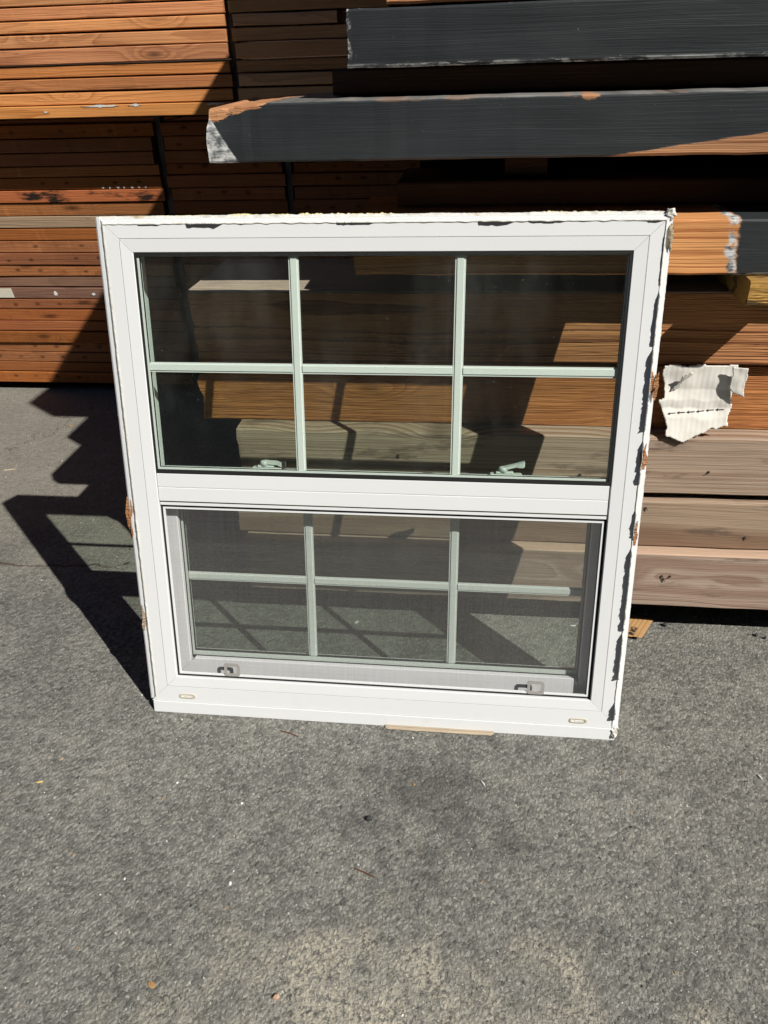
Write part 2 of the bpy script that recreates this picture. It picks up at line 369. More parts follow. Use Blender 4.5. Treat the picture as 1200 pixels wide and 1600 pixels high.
for i, (xl, za, zb) in enumerate(BK):
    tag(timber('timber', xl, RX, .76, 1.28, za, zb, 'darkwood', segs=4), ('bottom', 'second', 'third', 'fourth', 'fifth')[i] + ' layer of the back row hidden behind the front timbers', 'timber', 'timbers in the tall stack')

# nails and knots that stand proud of the lower timbers
M['rust'] = plain('rusty_nail', (.06, .04, .03), .6, .4, .3, 200)
def nail(par, x, z, bent=1):
    o = MB().tube([(x, .004, z), (x, -.0022, z), (x + .001*bent, -.003, z - .001), (x + .005*bent, -.0035, z - .004)], [.0045, .0032, .0012, .0009], 7).build('nail', 'rust', par)
    o.matrix_parent_inverse = Matrix(); return o
def local(par, X, Z): return X - par.location.x, Z - par.location.z
for par, X, Z, b in ((T8, .685, .205, 1), (T8, .705, .205, -1), (T8, .69, .195, 1), (T7, .625, .385, 1), (T7, .872, .310, 1), (T6, .755, .486, -1), (T6, .02, .51, 1), (T6, .46, .47, 1)):
    nail(par, *local(par, X, Z), b)

# ------------------------------------------------------------------ board stacks at the left
LB = [0.04, 0.0952, 0.1432, 0.1905, 0.2371, 0.2922, 0.3404, 0.3938, 0.4405, 0.4923, 0.5404, 0.5905, 0.6426, 0.6938, 0.7442, 0.7937, 0.8476, 0.8979, 0.9475, 0.9889, 1.0394, 1.0912, 1.1422]
LA = [1.171, 1.2162, 1.2606, 1.3043, 1.3473, 1.3995, 1.4449, 1.4856, 1.5275, 1.5669, 1.6057]
ORD = ['bottom', 'second', 'third', 'fourth', 'fifth', 'sixth', 'seventh', 'eighth', 'ninth', 'tenth', 'eleventh', 'twelfth', 'thirteenth', 'fourteenth',
       'fifteenth', 'sixteenth', 'seventeenth', 'eighteenth', 'nineteenth', 'twentieth', 'twenty-first', 'topmost']
YB, YA = 1.998, 1.826
def pile(edges, x0, x1, yf, matf, labf, group, gap=.0022, endj=.012, yj=.006, seed=1):
    rr = random.Random(seed); out = []
    for i in range(len(edges) - 1):
        y0 = yf + rr.uniform(-yj, yj)
        o = timber('board', x0 + rr.uniform(-endj, endj), x1 + rr.uniform(-endj, endj), y0, yf + .29 + rr.uniform(0, .02), edges[i] + gap*.5, edges[i + 1] - gap*.5 - rr.uniform(0, .002), matf(i), c=.0025, segs=5, jit=.0012, seed=rr.randrange(9999))
        tag(o, labf(i), 'board', group); out.append(o)
    return out
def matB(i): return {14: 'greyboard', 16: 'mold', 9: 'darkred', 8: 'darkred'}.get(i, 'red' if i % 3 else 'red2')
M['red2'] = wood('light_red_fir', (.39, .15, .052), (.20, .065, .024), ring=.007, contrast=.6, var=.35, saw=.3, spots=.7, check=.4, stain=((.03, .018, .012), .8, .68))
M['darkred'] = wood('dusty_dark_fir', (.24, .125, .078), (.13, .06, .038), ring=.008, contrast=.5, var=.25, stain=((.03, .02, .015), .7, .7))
def labB(i):
    s = {16: ', mouldy lower edge', 14: ', tan, dark upper edge', 8: ', with white paper label', 9: ', dark brown'}.get(i, '')
    return ORD[i] + ' board up in the red brown stack at left' + s
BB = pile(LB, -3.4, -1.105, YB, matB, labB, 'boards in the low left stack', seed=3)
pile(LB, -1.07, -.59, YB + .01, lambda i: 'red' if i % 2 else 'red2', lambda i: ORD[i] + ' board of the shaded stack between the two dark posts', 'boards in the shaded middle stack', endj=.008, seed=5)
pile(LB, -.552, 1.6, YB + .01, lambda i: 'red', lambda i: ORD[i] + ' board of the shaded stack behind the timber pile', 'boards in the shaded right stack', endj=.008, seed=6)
ORDA = ['lowest', 'second', 'third', 'fourth', 'fifth', 'sixth', 'seventh', 'eighth', 'ninth', 'topmost']
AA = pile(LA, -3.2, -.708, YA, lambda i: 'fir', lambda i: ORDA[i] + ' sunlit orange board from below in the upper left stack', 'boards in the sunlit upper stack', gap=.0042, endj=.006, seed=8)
ends = [1.3, 1.3, 1.3, 1.3, 1.3, 1.3, -.31, 1.3, 1.3, 1.3]
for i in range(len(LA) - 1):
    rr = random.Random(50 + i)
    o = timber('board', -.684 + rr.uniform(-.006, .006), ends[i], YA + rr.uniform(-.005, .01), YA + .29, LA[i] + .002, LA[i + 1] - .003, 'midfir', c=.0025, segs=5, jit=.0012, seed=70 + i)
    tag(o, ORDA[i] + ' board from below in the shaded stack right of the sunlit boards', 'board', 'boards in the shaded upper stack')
M['steel'] = plain('dull_steel', (.10, .10, .10), .55, .5, .25, 20)
for i, (xx, yy, za, zb) in enumerate(((-1.088, YB + .03, 0, 1.165), (-.571, YB + .03, 0, 1.165), (-.696, YA + .035, 1.168, 2.0))):
    o = MB().box(xx - .013, xx + .013, yy, yy + .05, za, zb, .002).build('rack_post', 'steel')
    tag(o, ('dull steel post between the red brown and the shaded low stack', 'dark steel post in the gap behind the rotten timber end', 'dark steel post at the end of the sunlit boards')[i], 'post', 'posts between the board stacks')
# sleepers under the low stacks
for i, xx in enumerate((-2.6, -1.5, -.75, .6)):
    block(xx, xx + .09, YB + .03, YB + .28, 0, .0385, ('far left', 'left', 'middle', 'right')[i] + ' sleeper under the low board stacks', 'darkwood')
wall = timber('gap_backing_wall', -9, 7, 2.36, 2.42, 0, 4.6, 'darkwood', segs=4); tag(wall, 'dark wall added behind the board stacks to darken their gaps', 'wall', kind='thing')  # added wall: darkens the gaps between boards and blocks sky light
# paper label and paint flecks on the dusty board
M['paper'] = plain('yellowed_paper', (.62, .59, .48), .8, .2, .12, 40)
M['fleck'] = plain('white_paint', (.75, .73, .68), .7, .3, .1, 60)
def patch(par, X0, X1, Z0, Z1, mat, name, t=.001, jag=0, seed=0):
    rr = random.Random(seed or int(abs(X0*9e3))); lx0, lz0 = X0 - par.location.x, Z0 - par.location.z; lx1, lz1 = X1 - par.location.x, Z1 - par.location.z
    n = 4 if not jag else 24; cx_, cz_ = (lx0 + lx1)/2, (lz0 + lz1)/2; pts = []
    if not jag: pts = [(lx0, lz0), (lx1 + .006, lz0), (lx1, lz1), (lx0 - .003, lz1)]
    else:
        for k in range(n):
            a = 2*math.pi*k/n; s_ = rr.uniform(1 - jag, 1); pts.append((cx_ + (lx1 - lx0)/2*math.cos(a)*s_, cz_ + (lz1 - lz0)/2*math.sin(a)*s_))
    ring = lambda yy: [(a, yy, b) for a, b in pts]
    return MB().loft([ring(.004), ring(-t*.2 - .0014)]).build(name, mat, par)
b8 = BB[8]
patch(b8, -1.99, -1.885, .446, .487, 'paper', 'paper_label')
patch(b8, -1.688, -1.668, .452, .476, 'fleck', 'paint_fleck', jag=.5); patch(b8, -1.51, -1.49, .455, .47, 'fleck', 'paint_fleck', jag=.5)
for k in range(7): xx = -1.36 + k*.031; patch(BB[17], xx, xx + rnd.uniform(.008, .024), .899, .91, 'fleck', 'paint_fleck', jag=.6, seed=k + 3)
for k, (X0, X1, Z0, Z1) in enumerate(((-1.3, -1.14, 1.205, 1.216), (-1.12, -1.05, 1.206, 1.217), (-.82, -.73, 1.205, 1.214), (-1.45, -1.43, 1.19, 1.20))):
    patch(AA[0], X0, X1, Z0, Z1, 'fleck', 'paint_fleck', jag=.75, seed=20 + k)

# ------------------------------------------------------------------ the window
W, H, LEAN = 1.10, 1.12307, math.radians(12.2722)
TL = math.tan(LEAN); DEP = .09
win = empty('vinyl_window', (0, 0, 0), (-LEAN, 0, 0))
tag(win, 'white vinyl single hung window with six over six grid leaning on the timbers', 'window', kind='thing')
g = G('white_vinyl'); x, y, z = g.xyz()
n = g.noise(g.vec(x*3, y*3, z*3), 1, 4, .6); sm_ = g.noise(g.vec(x*60 + z*30, y*20, z*14), 1, 4, .7).sm(.62, .8); n3 = g.noise(g.co, 14, 4, .65).sm(.6, .85)
col = g.hsv(g.mix(sm_*.22 + n3*.2, (.82, .835, .835), (.55, .53, .49)), .5, 1, .98 + n*.05)
g.bump(n*.2 + g.noise(g.co, 40, 2)*.1, .1, .002)
M['vinyl'] = g.done(col, .38, .45)
g = G('cream_caulk'); n = g.noise(g.co, 70, 5, .7); n2 = g.noise(g.co, 25, 4, .65)
col = g.mix(n.sm(.35, .7), (.72, .70, .62), (.80, .79, .75)); col = g.mix(n2.sm(.60, .70)*.8, col, (.60, .47, .30)); col = g.mix(g.noise(g.co, 45, 3, .7).sm(.70, .74)*.8, col, (.25, .22, .19))
g.bump(n, .8, .003); M['caulk'] = g.done(col, .75, .3)
M['cream'] = plain('cream_edge', (.74, .73, .68), .6, .3, .12, 60, .3)
M['foam'] = plain('yellow_foam', (.78, .66, .36), .9, .1, .2, 120, 1, .004)
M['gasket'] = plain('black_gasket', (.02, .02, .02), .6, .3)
M['beige'] = plain('beige_cap', (.62, .57, .45), .5, .4, .15, 90)
M['tab'] = plain('grey_screen_tab', (.36, .345, .32), .6, .3)
M['spacer'] = plain('white_grille', (.86, .88, .85), .45, .4, .03)

def glass(name, tint, dusty=.02):
    m = bpy.data.materials.new(name); m.use_nodes = True; nt = m.node_tree; nt.nodes.clear(); G_ = G.__new__(G); G_.m, G_.nt = m, nt
    tc = nt.nodes.new('ShaderNodeTexCoord'); G_.co = tc.outputs['Object']
    out = nt.nodes.new('ShaderNodeOutputMaterial'); tr = nt.nodes.new('ShaderNodeBsdfTransparent'); gl = nt.nodes.new('ShaderNodeBsdfGlossy'); df = nt.nodes.new('ShaderNodeBsdfDiffuse')
    tr.inputs[0].default_value = (*tint, 1); gl.inputs['Roughness'].default_value = .012; df.inputs[0].default_value = (.75, .74, .7, 1)
    ge = nt.nodes.new('ShaderNodeNewGeometry'); dp = nt.nodes.new('ShaderNodeVectorMath'); dp.operation = 'DOT_PRODUCT'
    nt.links.new(ge.outputs['Normal'], dp.inputs[0]); nt.links.new(ge.outputs['Incoming'], dp.inputs[1])
    fres = (1 - S(G_, dp.outputs['Value']).abs()).pow(5)*.96 + .035
    m1_ = nt.nodes.new('ShaderNodeMixShader'); nt.links.new(fres.v, m1_.inputs[0]); nt.links.new(tr.outputs[0], m1_.inputs[1]); nt.links.new(gl.outputs[0], m1_.inputs[2])
    m2_ = nt.nodes.new('ShaderNodeMixShader'); x, y, z = G_.xyz()
    sp = G_.noise(G_.co, 150, 2, .6).sm(.72, .80); bl = G_.noise(G_.vec(x*3.5, y, z*1.3), 1, 5, .65).sm(.42, .8)
    G_.put(sp*.16 + bl*dusty + dusty*.12, m2_.inputs[0]); nt.links.new(m1_.outputs[0], m2_.inputs[1]); nt.links.new(df.outputs[0], m2_.inputs[2])
    nt.links.new(m2_.outputs[0], out.inputs[0]); return m
M['glass'] = glass('window_glass', (.942, .969, .951), .020)
def screen_mat():
    m = bpy.data.materials.new('insect_screen'); m.use_nodes = True; nt = m.node_tree; nt.nodes.clear(); G_ = G.__new__(G); G_.m, G_.nt = m, nt
    tc = nt.nodes.new('ShaderNodeTexCoord'); G_.co = tc.outputs['Object']
    out = nt.nodes.new('ShaderNodeOutputMaterial'); tr = nt.nodes.new('ShaderNodeBsdfTransparent'); df = nt.nodes.new('ShaderNodeBsdfDiffuse'); mx = nt.nodes.new('ShaderNodeMixShader')
    df.inputs[0].default_value = (.225, .22, .21, 1); x, y, z = G_.xyz()
    wx = ((x + (G_.noise(G_.co, 3, 2) - .5)*.002)*(2*math.pi/.0018)).sin(); wz = ((z + (G_.noise(G_.co, 4, 2) - .5)*.002)*(2*math.pi/.0018)).sin()
    nn = G_.noise(G_.vec(x*5, y, z*320), 1, 2); nm = G_.noise(G_.vec(x*320, y, z*5), 1, 2)
    G_.put(((wx + wz)*.06 + .245 + (nn - .5)*.16 + (nm - .5)*.16).clamp(), mx.inputs[0])
    nt.links.new(tr.outputs[0], mx.inputs[1]); nt.links.new(df.outputs[0], mx.inputs[2]); nt.links.new(mx.outputs[0], out.inputs[0]); return m
M['screen'] = screen_mat()

def ring_members(rect, prof_of, names, mat, parent):
    """four mitred members round rect (x0,z0,x1,z1); profile points (d inward, y)"""
    x0, z0, x1, z1 = rect; out = []
    P = lambda side, d, yy, e: {'l': (x0 + d, yy, (z0 + max(d, 0) + .0005, z1 - max(d, 0) - .0005)[e]), 'r': (x1 - d, yy, (z0 + d + .0005, z1 - d - .0005)[e]), 'b': ((x0 + d, x1 - d)[e], yy, z0 + d), 't': ((x0 + d, x1 - d)[e], yy, z1 - d)}[side]
    for side in 'ltrb':
        pr = prof_of(side)
        out.append(MB().loft([[P(side, d, yy, 0) for d, yy in pr], [P(side, d, yy, 1) for d, yy in pr]]).build(names[side], mat, parent))
    return out
def fprof(side):
    outer = [(-.0065, .0085), (-.003, .0062), (.003, .0055), (.0036, .0066), (.008, .0030), (.0125, 0)] if side == 'l' else [(0, .013), (.004, .013), (.0045, .008), (.008, .008), (.0085, .004), (.012, .004), (.0125, 0)] if side != 'b' else [(0, 0)]
    return [(0.003, DEP)] + ([(-.0065, .03)] if side == 'l' else []) + outer + [(.0405, 0), (.0415, .0022), (.0425, -.0006), (.0665, .0006), (.0675, .0022), (.068, .022), (.056, .023), (.056, .046), (.052, .05), (.052, DEP)]
ring_members((-W/2, .03, W/2, H), fprof, {'l': 'side_jamb', 'r': 'side_jamb', 't': 'head_jamb', 'b': 'sill'}, 'vinyl', win)
# sill nose with sloping underside, resting on the asphalt
q = MB(); pr = [(-.0022, .0), (-.0022, .0285), (.0, .0292), (DEP - .01, .0292), (DEP - .01, (DEP - .01)*TL + .001)]
q.loft([[(-W/2 + .004, a, b) for a, b in pr], [(W/2 - .008, a, b) for a, b in pr]]).build('sill_nose', 'vinyl', win)
# torn caulk fins that stand up round the frame and throw ragged shadows on its face
def fin(name, axis, pos, t0, t1, hf, th=.0022, n=420, mat='caulk', base=.004, wob=.0004):
    rings = []
    for i in range(n + 1):
        t = t0 + (t1 - t0)*i/n; h = hf(t); d = wob*mnoise.noise(Vector((t*60, pos*9, 0)))
        pts = [(d, base), (th + d, base), (th*.8 + d*2, -h*.55), (th*.4 + d*4, -h), (-th*.1 + d*4, -h*.98), (-th*.25 + d*2, -h*.5)]
        rings.append([(pos + a, b, t) if axis == 'z' else (t, b, pos + a) for a, b in pts])
    return MB().loft(rings).build(name, mat, win)
def bumpy(segs, lo, jag, sd):
    def f(t):
        h = lo*(1 + .8*mnoise.noise(Vector((t*45, sd, 0))))
        for a, b, hh in segs:
            if a < t < b:
                e = min((t - a)/.008, (b - t)/.012, 1)
                h = max(h, .72*hh*e*(1 + jag*mnoise.noise(Vector((t*70, sd, 3))) + jag*.8*mnoise.noise(Vector((t*230, sd, 9))) + jag*.6*mnoise.noise(Vector((t*520, sd, 19)))))
        return max(h, .0004)
    return f
# heights read along z (from the ground up) for the right side, along x for the head
fin('caulk_fin', 'z', W/2 - .0145, .012, H - .016, bumpy([(.05, .10, .016), (.155, .272, .0145), (.275, .47, .0135), (.49, .555, .010), (.605, .70, .0125), (.715, .88, .0135), (.88, .985, .0095), (.99, 1.09, .004)], .0018, .35, 1.0))
fin('caulk_fin', 'x', H - .0150, -W/2 + .012, W/2 - .014, bumpy([(-.47, -.415, .0045), (-.37, -.29, .0105), (-.265, -.245, .004), (-.075, .005, .0062), (.10, .12, .002), (.195, .265, .0105), (.285, .36, .0055), (.50, .535, .006)], .0016, .3, 2.0))
fin('caulk_fin', 'z', -W/2 + .011, .03, H - .012, bumpy([(.06, .3, .0014), (.42, .5, .002), (.7, .95, .0012)], .0005, .7, 3.0), th=.0034, wob=.0003)
# ragged side edge and bits of the wall the frame was torn from
def ragged(name, axis, pos, t0, t1, amp, y0, y1, mat, n=120, sd=0., out=1):
    rings = []
    for i in range(n + 1):
        t = t0 + (t1 - t0)*i/n; e = min(i, n - i, 6)/6
        h = (amp*(.35 + .9*max(0, mnoise.noise(Vector((t*17, sd, 1)))) + .55*mnoise.noise(Vector((t*210, sd, 2))) + .3*mnoise.noise(Vector((t*480, sd, 6)))))*e; h = max(h, .0004)*out
        dy = .003*mnoise.noise(Vector((t*50, sd, 5)))
        pts = [(-.004*out, y0), (h*.7, y0 + .001 + dy), (h, (y0 + y1)/2 + dy), (h*.8, y1), (-.004*out, y1)]
        rings.append([(pos + a, b, t) if axis == 'z' else (t, b, pos + a) for a, b in pts])
    return MB().loft(rings).build(name, mat, win)
ragged('caulk_edge', 'z', -W/2 - .0062, .03, 1.10, .0030, .010, .030, 'caulk', 260, 1.3, -1)
ragged('caulk_edge', 'z', W/2, .04, 1.10, .0028, .016, .034, 'caulk', 260, 2.3, 1)
ragged('caulk_edge', 'x', H, -W/2, W/2, .0024, .012, .030, 'caulk', 260, 3.3, 1)
ragged('foam_strip', 'x', H, -.295, -.165, .006, .018, .05, 'foam', 90, 4.1); ragged('foam_strip', 'x', H, -.155, .048, .0065, .018, .05, 'foam', 120, 5.7)
ragged('foam_strip', 'x', H, .315, .455, .006, .018, .05, 'foam', 90, 6.2); ragged('foam_strip', 'x', H, -.44, -.32, .003, .018, .04, 'foam', 90, 8.2)
def lump(name, cx_, cy_, cz_, sx, sy, sz, mat, sd, n=10, m=8, rg=.45):
    rings = []
    for i in range(n + 1):
        a = math.pi*i/n
        ring = []
        for k in range(m):
            b = 2*math.pi*k/m; d = Vector((math.sin(a)*math.cos(b), math.sin(a)*math.sin(b), math.cos(a)))
            s_ = 1 + rg*mnoise.noise(d*1.7 + Vector((sd, 0, 0))) + rg*.6*mnoise.noise(d*4.5 + Vector((sd, 3, 0)))
            ring.append((cx_ + d.x*sx*s_, cy_ + d.y*sy*s_, cz_ + d.z*sz*s_))
        rings.append(ring)
    return MB().loft(rings)
def splinters(name, x, z0, z1, y, wd_, mat, n, sd):
    rr = random.Random(sd); q = MB()
    for k in range(n):
        a = rr.uniform(z0, z0 + (z1 - z0)*.45); b = rr.uniform(a + (z1 - z0)*.25, z1); xx = x + rr.uniform(-wd_, wd_); yy = y + rr.uniform(-.008, .008); t = rr.uniform(.0015, .0036)
        s_ = rr.uniform(-.005, .005)
        q.loft([[(xx - t, yy, a), (xx + t, yy, a), (xx, yy + t*1.5, a + .002)], [(xx - t*1.3, yy - t, (a + b)/2), (xx + t*1.3, yy - t*.6, (a + b)/2), (xx, yy + t*2, (a + b)/2)], [(xx + s_ - t*.3, yy - .002, b), (xx + s_ + t*.3, yy - .002, b), (xx + s_, yy + t*.4, b)]])
    return q.build(name, mat, win)
splinters('torn_wood', -W/2 - .002, .435, .545, .012, .008, 'raw', 16, 4)
splinters('torn_wood', -W/2 + .000, .20, .285, .012, .004, 'rawpale', 8, 5)
splinters('torn_wood', W/2 - .004, .775, .835, .004, .005, 'raw', 11, 6)
splinters('torn_wood', W/2 - .011, .63, .70, .000, .003, 'raw', 6, 7)
splinters('torn_wood', W/2 - .010, .47, .53, .000, .003, 'raw', 5, 9)
q = lump('', W/2 - .006, .010, H - .004, .010, .012, .010, 0, 2.2); q.build('caulk_lump', 'caulk', win)
lump('', W/2 - .004, .006, H - .045, .006, .008, .022, 0, 3.4).build('torn_wood', 'rawpale', win)
lump('', W/2 - .010, .001, .018, .008, .010, .013, 0, 5.5).build('caulk_lump', 'caulk', win)
# backer left under the sill
q = MB(); n = 60; rings = []
for i in range(n + 1):
    t = .018 + .252*i/n; h = .011 + .002*mnoise.noise(Vector((t*30, 1, 0))) + .001*mnoise.noise(Vector((t*120, 4, 0))); h *= min(1, min(i, n - i)/2 + .3)
    rings.append([(t, -.0025, .004), (t, -.0065 - h*.2, .0 - h*.12), (t, -.006 - h*.75, .0012 - h*.16), (t, -.003 - h*.75, .003 - h*.10)])
q.loft(rings).build('torn_backer_strip', 'rawpale', win)

# upper glazing: gasket, two panes, spacer, grille between the panes
def band(rect, wd_, y0, y1, name, mat, parent, wb=None):
    x0, z0, x1, z1 = rect; wb = wb or wd_
    q = MB(); A = [(x0, z0), (x1, z0), (x1, z1), (x0, z1)]; B = [(x0 + wd_, z0 + wb), (x1 - wd_, z0 + wb), (x1 - wd_, z1 - wd_), (x0 + wd_, z1 - wd_)]
    v = [(a, y0, b) for a, b in A] + [(a, y0, b) for a, b in B] + [(a, y1, b) for a, b in A] + [(a, y1, b) for a, b in B]; f = []
    for k in range(4):
        j = (k + 1) % 4; f += [(k, j, 4 + j, 4 + k), (8 + k, 12 + k, 12 + j, 8 + j), (k, 8 + k, 8 + j, j), (4 + k, 4 + j, 12 + j, 12 + k)]
    return q.add(v, f).build(name, mat, parent)
GL = (-W/2 + .066, .600, W/2 - .066, H - .066)
band(GL, .0062, .0026, .0050, 'gasket', 'gasket', win, .0100)
pf = MB().box(GL[0], GL[2], .0055, .0080, GL[1], GL[3]).build('pane', 'glass', win)
MB().box(GL[0], GL[2], .0185, .0210, GL[1], GL[3]).build('pane', 'glass', win)
for y0_, y1_, m_ in ((.0083, .0095, 'spacer'), (.0097, .0166, 'gasket'), (.0168, .0181, 'spacer')): band((GL[0] + .001, GL[1] + .001, GL[2] - .001, GL[3] - .001), .0082, y0_, y1_, 'spacer', m_, win, .0125)
def bar(name, ax, c0, a, b, wd_, y0, y1, mat, parent):
    prof = [(-wd_/2, y0 + .0022), (-wd_/2 + .0032, y0 + .0020), (-wd_/2 + .0042, y0), (wd_/2 - .0042, y0), (wd_/2 - .0032, y0 + .0020), (wd_/2, y0 + .0022), (wd_/2, y1 - .002), (wd_/2 - .004, y1), (-wd_/2 + .004, y1), (-wd_/2, y1 - .002)]
    f = (lambda t: [(c0 + d, yy, t) for d, yy in prof]) if ax == 'z' else (lambda t: [(t, yy, c0 + d) for d, yy in prof])
    return MB().loft([f(a), f(b)]).build(name, mat, parent)
for u in (.3885, .7150): bar('grille_bar', 'z', u - W/2, GL[1] + .006, GL[3] - .006, .0205, .0100, .0155, 'spacer', win)
us = [GL[0] + .006, .3885 - W/2, .7150 - W/2, GL[2] - .006]
for k in range(3): bar('grille_bar', 'x', .8290, us[k] + (.0106 if k else 0), us[k + 1] - (.0106 if k < 2 else 0), .0205, .0102, .0153, 'spacer', win)
# meeting rail
q = MB(); pr = [(.002, .5385), (.002, .568), (.0036, .5695), (.0018, .571), (.0018, .600), (.0035, .6015), (.030, .6015), (.030, .5385)]
q.loft([[(-W/2 + .0690, a, b) for a, b in pr], [(W/2 - .0705, a, b) for a, b in pr]]).build('meeting_rail', 'vinyl', win)
MB().box(-W/2 + .0695, W/2 - .0705, .004, .012, .5285, .5345).build('screen_track', 'vinyl', win)
band((-W/2 + .0670, .0970, W/2 - .0670, .5283), .0072, .0085, .0105, 'screen_gap_dark', 'gasket', win)  # black backing put in to darken the gap round the screen
# insect screen in its slim frame, with two pull tabs
SCR = (-W/2 + .0730, .1030, W/2 - .0730, .5225)
sf = band(SCR, .0040, .0078, .0125, 'screen_frame', 'vinyl', win)
q = MB(); q.add([(SCR[0] + .005, .0100, SCR[1] + .005), (SCR[2] - .005, .0100, SCR[1] + .005), (SCR[2] - .005, .0100, SCR[3] - .005), (SCR[0] + .005, .0100, SCR[3] - .005)], [(0, 1, 2, 3)])
q.build('screen_mesh', 'screen', sf)
def tab(cx_, cz_):
    n = 32; w2, h2, rr_ = .019, .0165, .006; out, inn = [], []
    for k in range(n):
        a = 2*math.pi*k/n; c_, s_ = math.cos(a), math.sin(a)
        e = lambda wd_, hh, pw: (math.copysign(abs(c_)**pw*wd_, c_), math.copysign(abs(s_)**pw*hh, s_))
        out.append(e(w2, h2, .3)); inn.append(e(w2 - .0065, h2 - .0065, .3))
    v = []
    for yy in (.0066, .0092):
        v += [(cx_ + a, yy, cz_ + b) for a, b in out] + [(cx_ + a, yy, cz_ + b) for a, b in inn]
    f = []
    for k in range(n):
        j = (k + 1) % n; f += [(k, j, n + j, n + k), (2*n + k, 3*n + k, 3*n + j, 2*n + j), (k, 2*n + k, 2*n + j, j), (n + k, n + j, 3*n + j, 3*n + k)]
    MB().add(v, f).build('pull_tab', 'tab', sf)
tab(.2025 - W/2, .1200); tab(.910 - W/2, .1185)
# lower sash behind the screen
SA = (-W/2 + .050, .078, W/2 - .050, .5865)
sash = ring_members(SA, lambda s: [(0, .076), (0, .035), (.0015, .0335), ({'b': .0525}.get(s, .0415), .0335), ({'b': .054}.get(s, .043), .035), ({'b': .054}.get(s, .043), .076)], {'l': 'sash_stile', 'r': 'sash_stile', 't': 'sash_top_rail', 'b': 'sash_bottom_rail'}, 'vinyl', win)
MB().box(SA[0] + .01, SA[2] - .01, .0475, .0765, .587, .5985, .001).build('sash_lock_rail', 'vinyl', win)
SG = (SA[0] + .039, SA[1] + .050, SA[2] - .039, SA[3] - .039)
band(SG, .0062, .0455, .0472, 'gasket', 'gasket', win)
MB().box(SG[0], SG[2], .0480, .0505, SG[1], SG[3]).build('pane', 'glass', win)
MB().box(SG[0], SG[2], .0655, .0680, SG[1], SG[3]).build('pane', 'glass', win)
for y0_, y1_, m_ in ((.0508, .0525, 'spacer'), (.0527, .0630, 'gasket'), (.0632, .0651, 'spacer')): band((SG[0] + .001, SG[1] + .001, SG[2] - .001, SG[3] - .001), .0085, y0_, y1_, 'spacer', m_, win, .0135)
for u in (.3885, .7165): bar('grille_bar', 'z', u - W/2, SG[1] + .012, SG[3] - .012, .0205, .0545, .0610, 'spacer', win)
us = [SG[0] + .009, .3885 - W/2, .7165 - W/2, SG[2] - .009]
for k in range(3): bar('grille_bar', 'x', .3375, us[k] + (.0106 if k else 0), us[k + 1] - (.0106 if k < 2 else 0), .0205, .0547, .0608, 'spacer', win)
# sash locks on the top rail, seen through the upper glass
def lock(cx_, ang):
    zb = .5985; yb = .063
    o = MB().box(cx_ - .034, cx_ + .034, yb - .010, yb + .010, zb, zb + .006, .002)
    o.box(cx_ - .022, cx_ + .016, yb - .008, yb + .008, zb + .006, zb + .011, .002); base = o.build('sash_lock', 'spacer', win)
    MB().tube([(cx_ - .006, yb, zb + .010), (cx_ - .006, yb, zb + .019), (cx_ - .006, yb, zb + .021)], [.0095, .0095, .007], 14).build('lock_hub', 'spacer', base, True)
    c_, s_ = math.cos(ang), math.sin(ang); q = MB(); prof = []
    def P(t, yy, hh): return (cx_ - .006 + t*c_, yb + yy, zb + .0165 + hh + t*s_)
    q.loft([[P(t, -wd_, -hh), P(t, wd_, -hh), P(t, wd_, .004), P(t, -wd_, .004)] for t, wd_, hh in ((0, .008, .002), (.028, .006, .003), (.036, .007, .006), (.044, .007, .008), (.047, .006, .006))])
    q.build('lock_lever', 'spacer', base)
lock(.300 - W/2, -.03); lock(.822 - W/2, .28)
# weep hole covers on the sill
def weep(cx_, cz_):
    n = 18; out = []
    for k in range(n):
        a = 2*math.pi*k/n; out.append((math.copysign(abs(math.cos(a))**.6*.020, math.cos(a)), math.copysign(abs(math.sin(a))**.5*.0062, math.sin(a))))
    r0 = [(cx_ + a, .001, cz_ + b) for a, b in out]; r1 = [(cx_ + a, -.0018, cz_ + b) for a, b in out]; r2 = [(cx_ + a*.8, -.0022, cz_ + b*.62) for a, b in out]; r3 = [(cx_ + a*.76, .0006, cz_ + b*.55) for a, b in out]
    o = MB().loft([r0, r1, r2, r3]).build('weep_cover', 'beige', win)
    MB().box(cx_ - .009, cx_ + .013, -.0008, .0004, cz_ - .0026, cz_ + .0004, .0005).build('weep_flap', 'cream', o)
weep(.0905 - W/2, .0465); weep(1.009 - W/2, .0445)

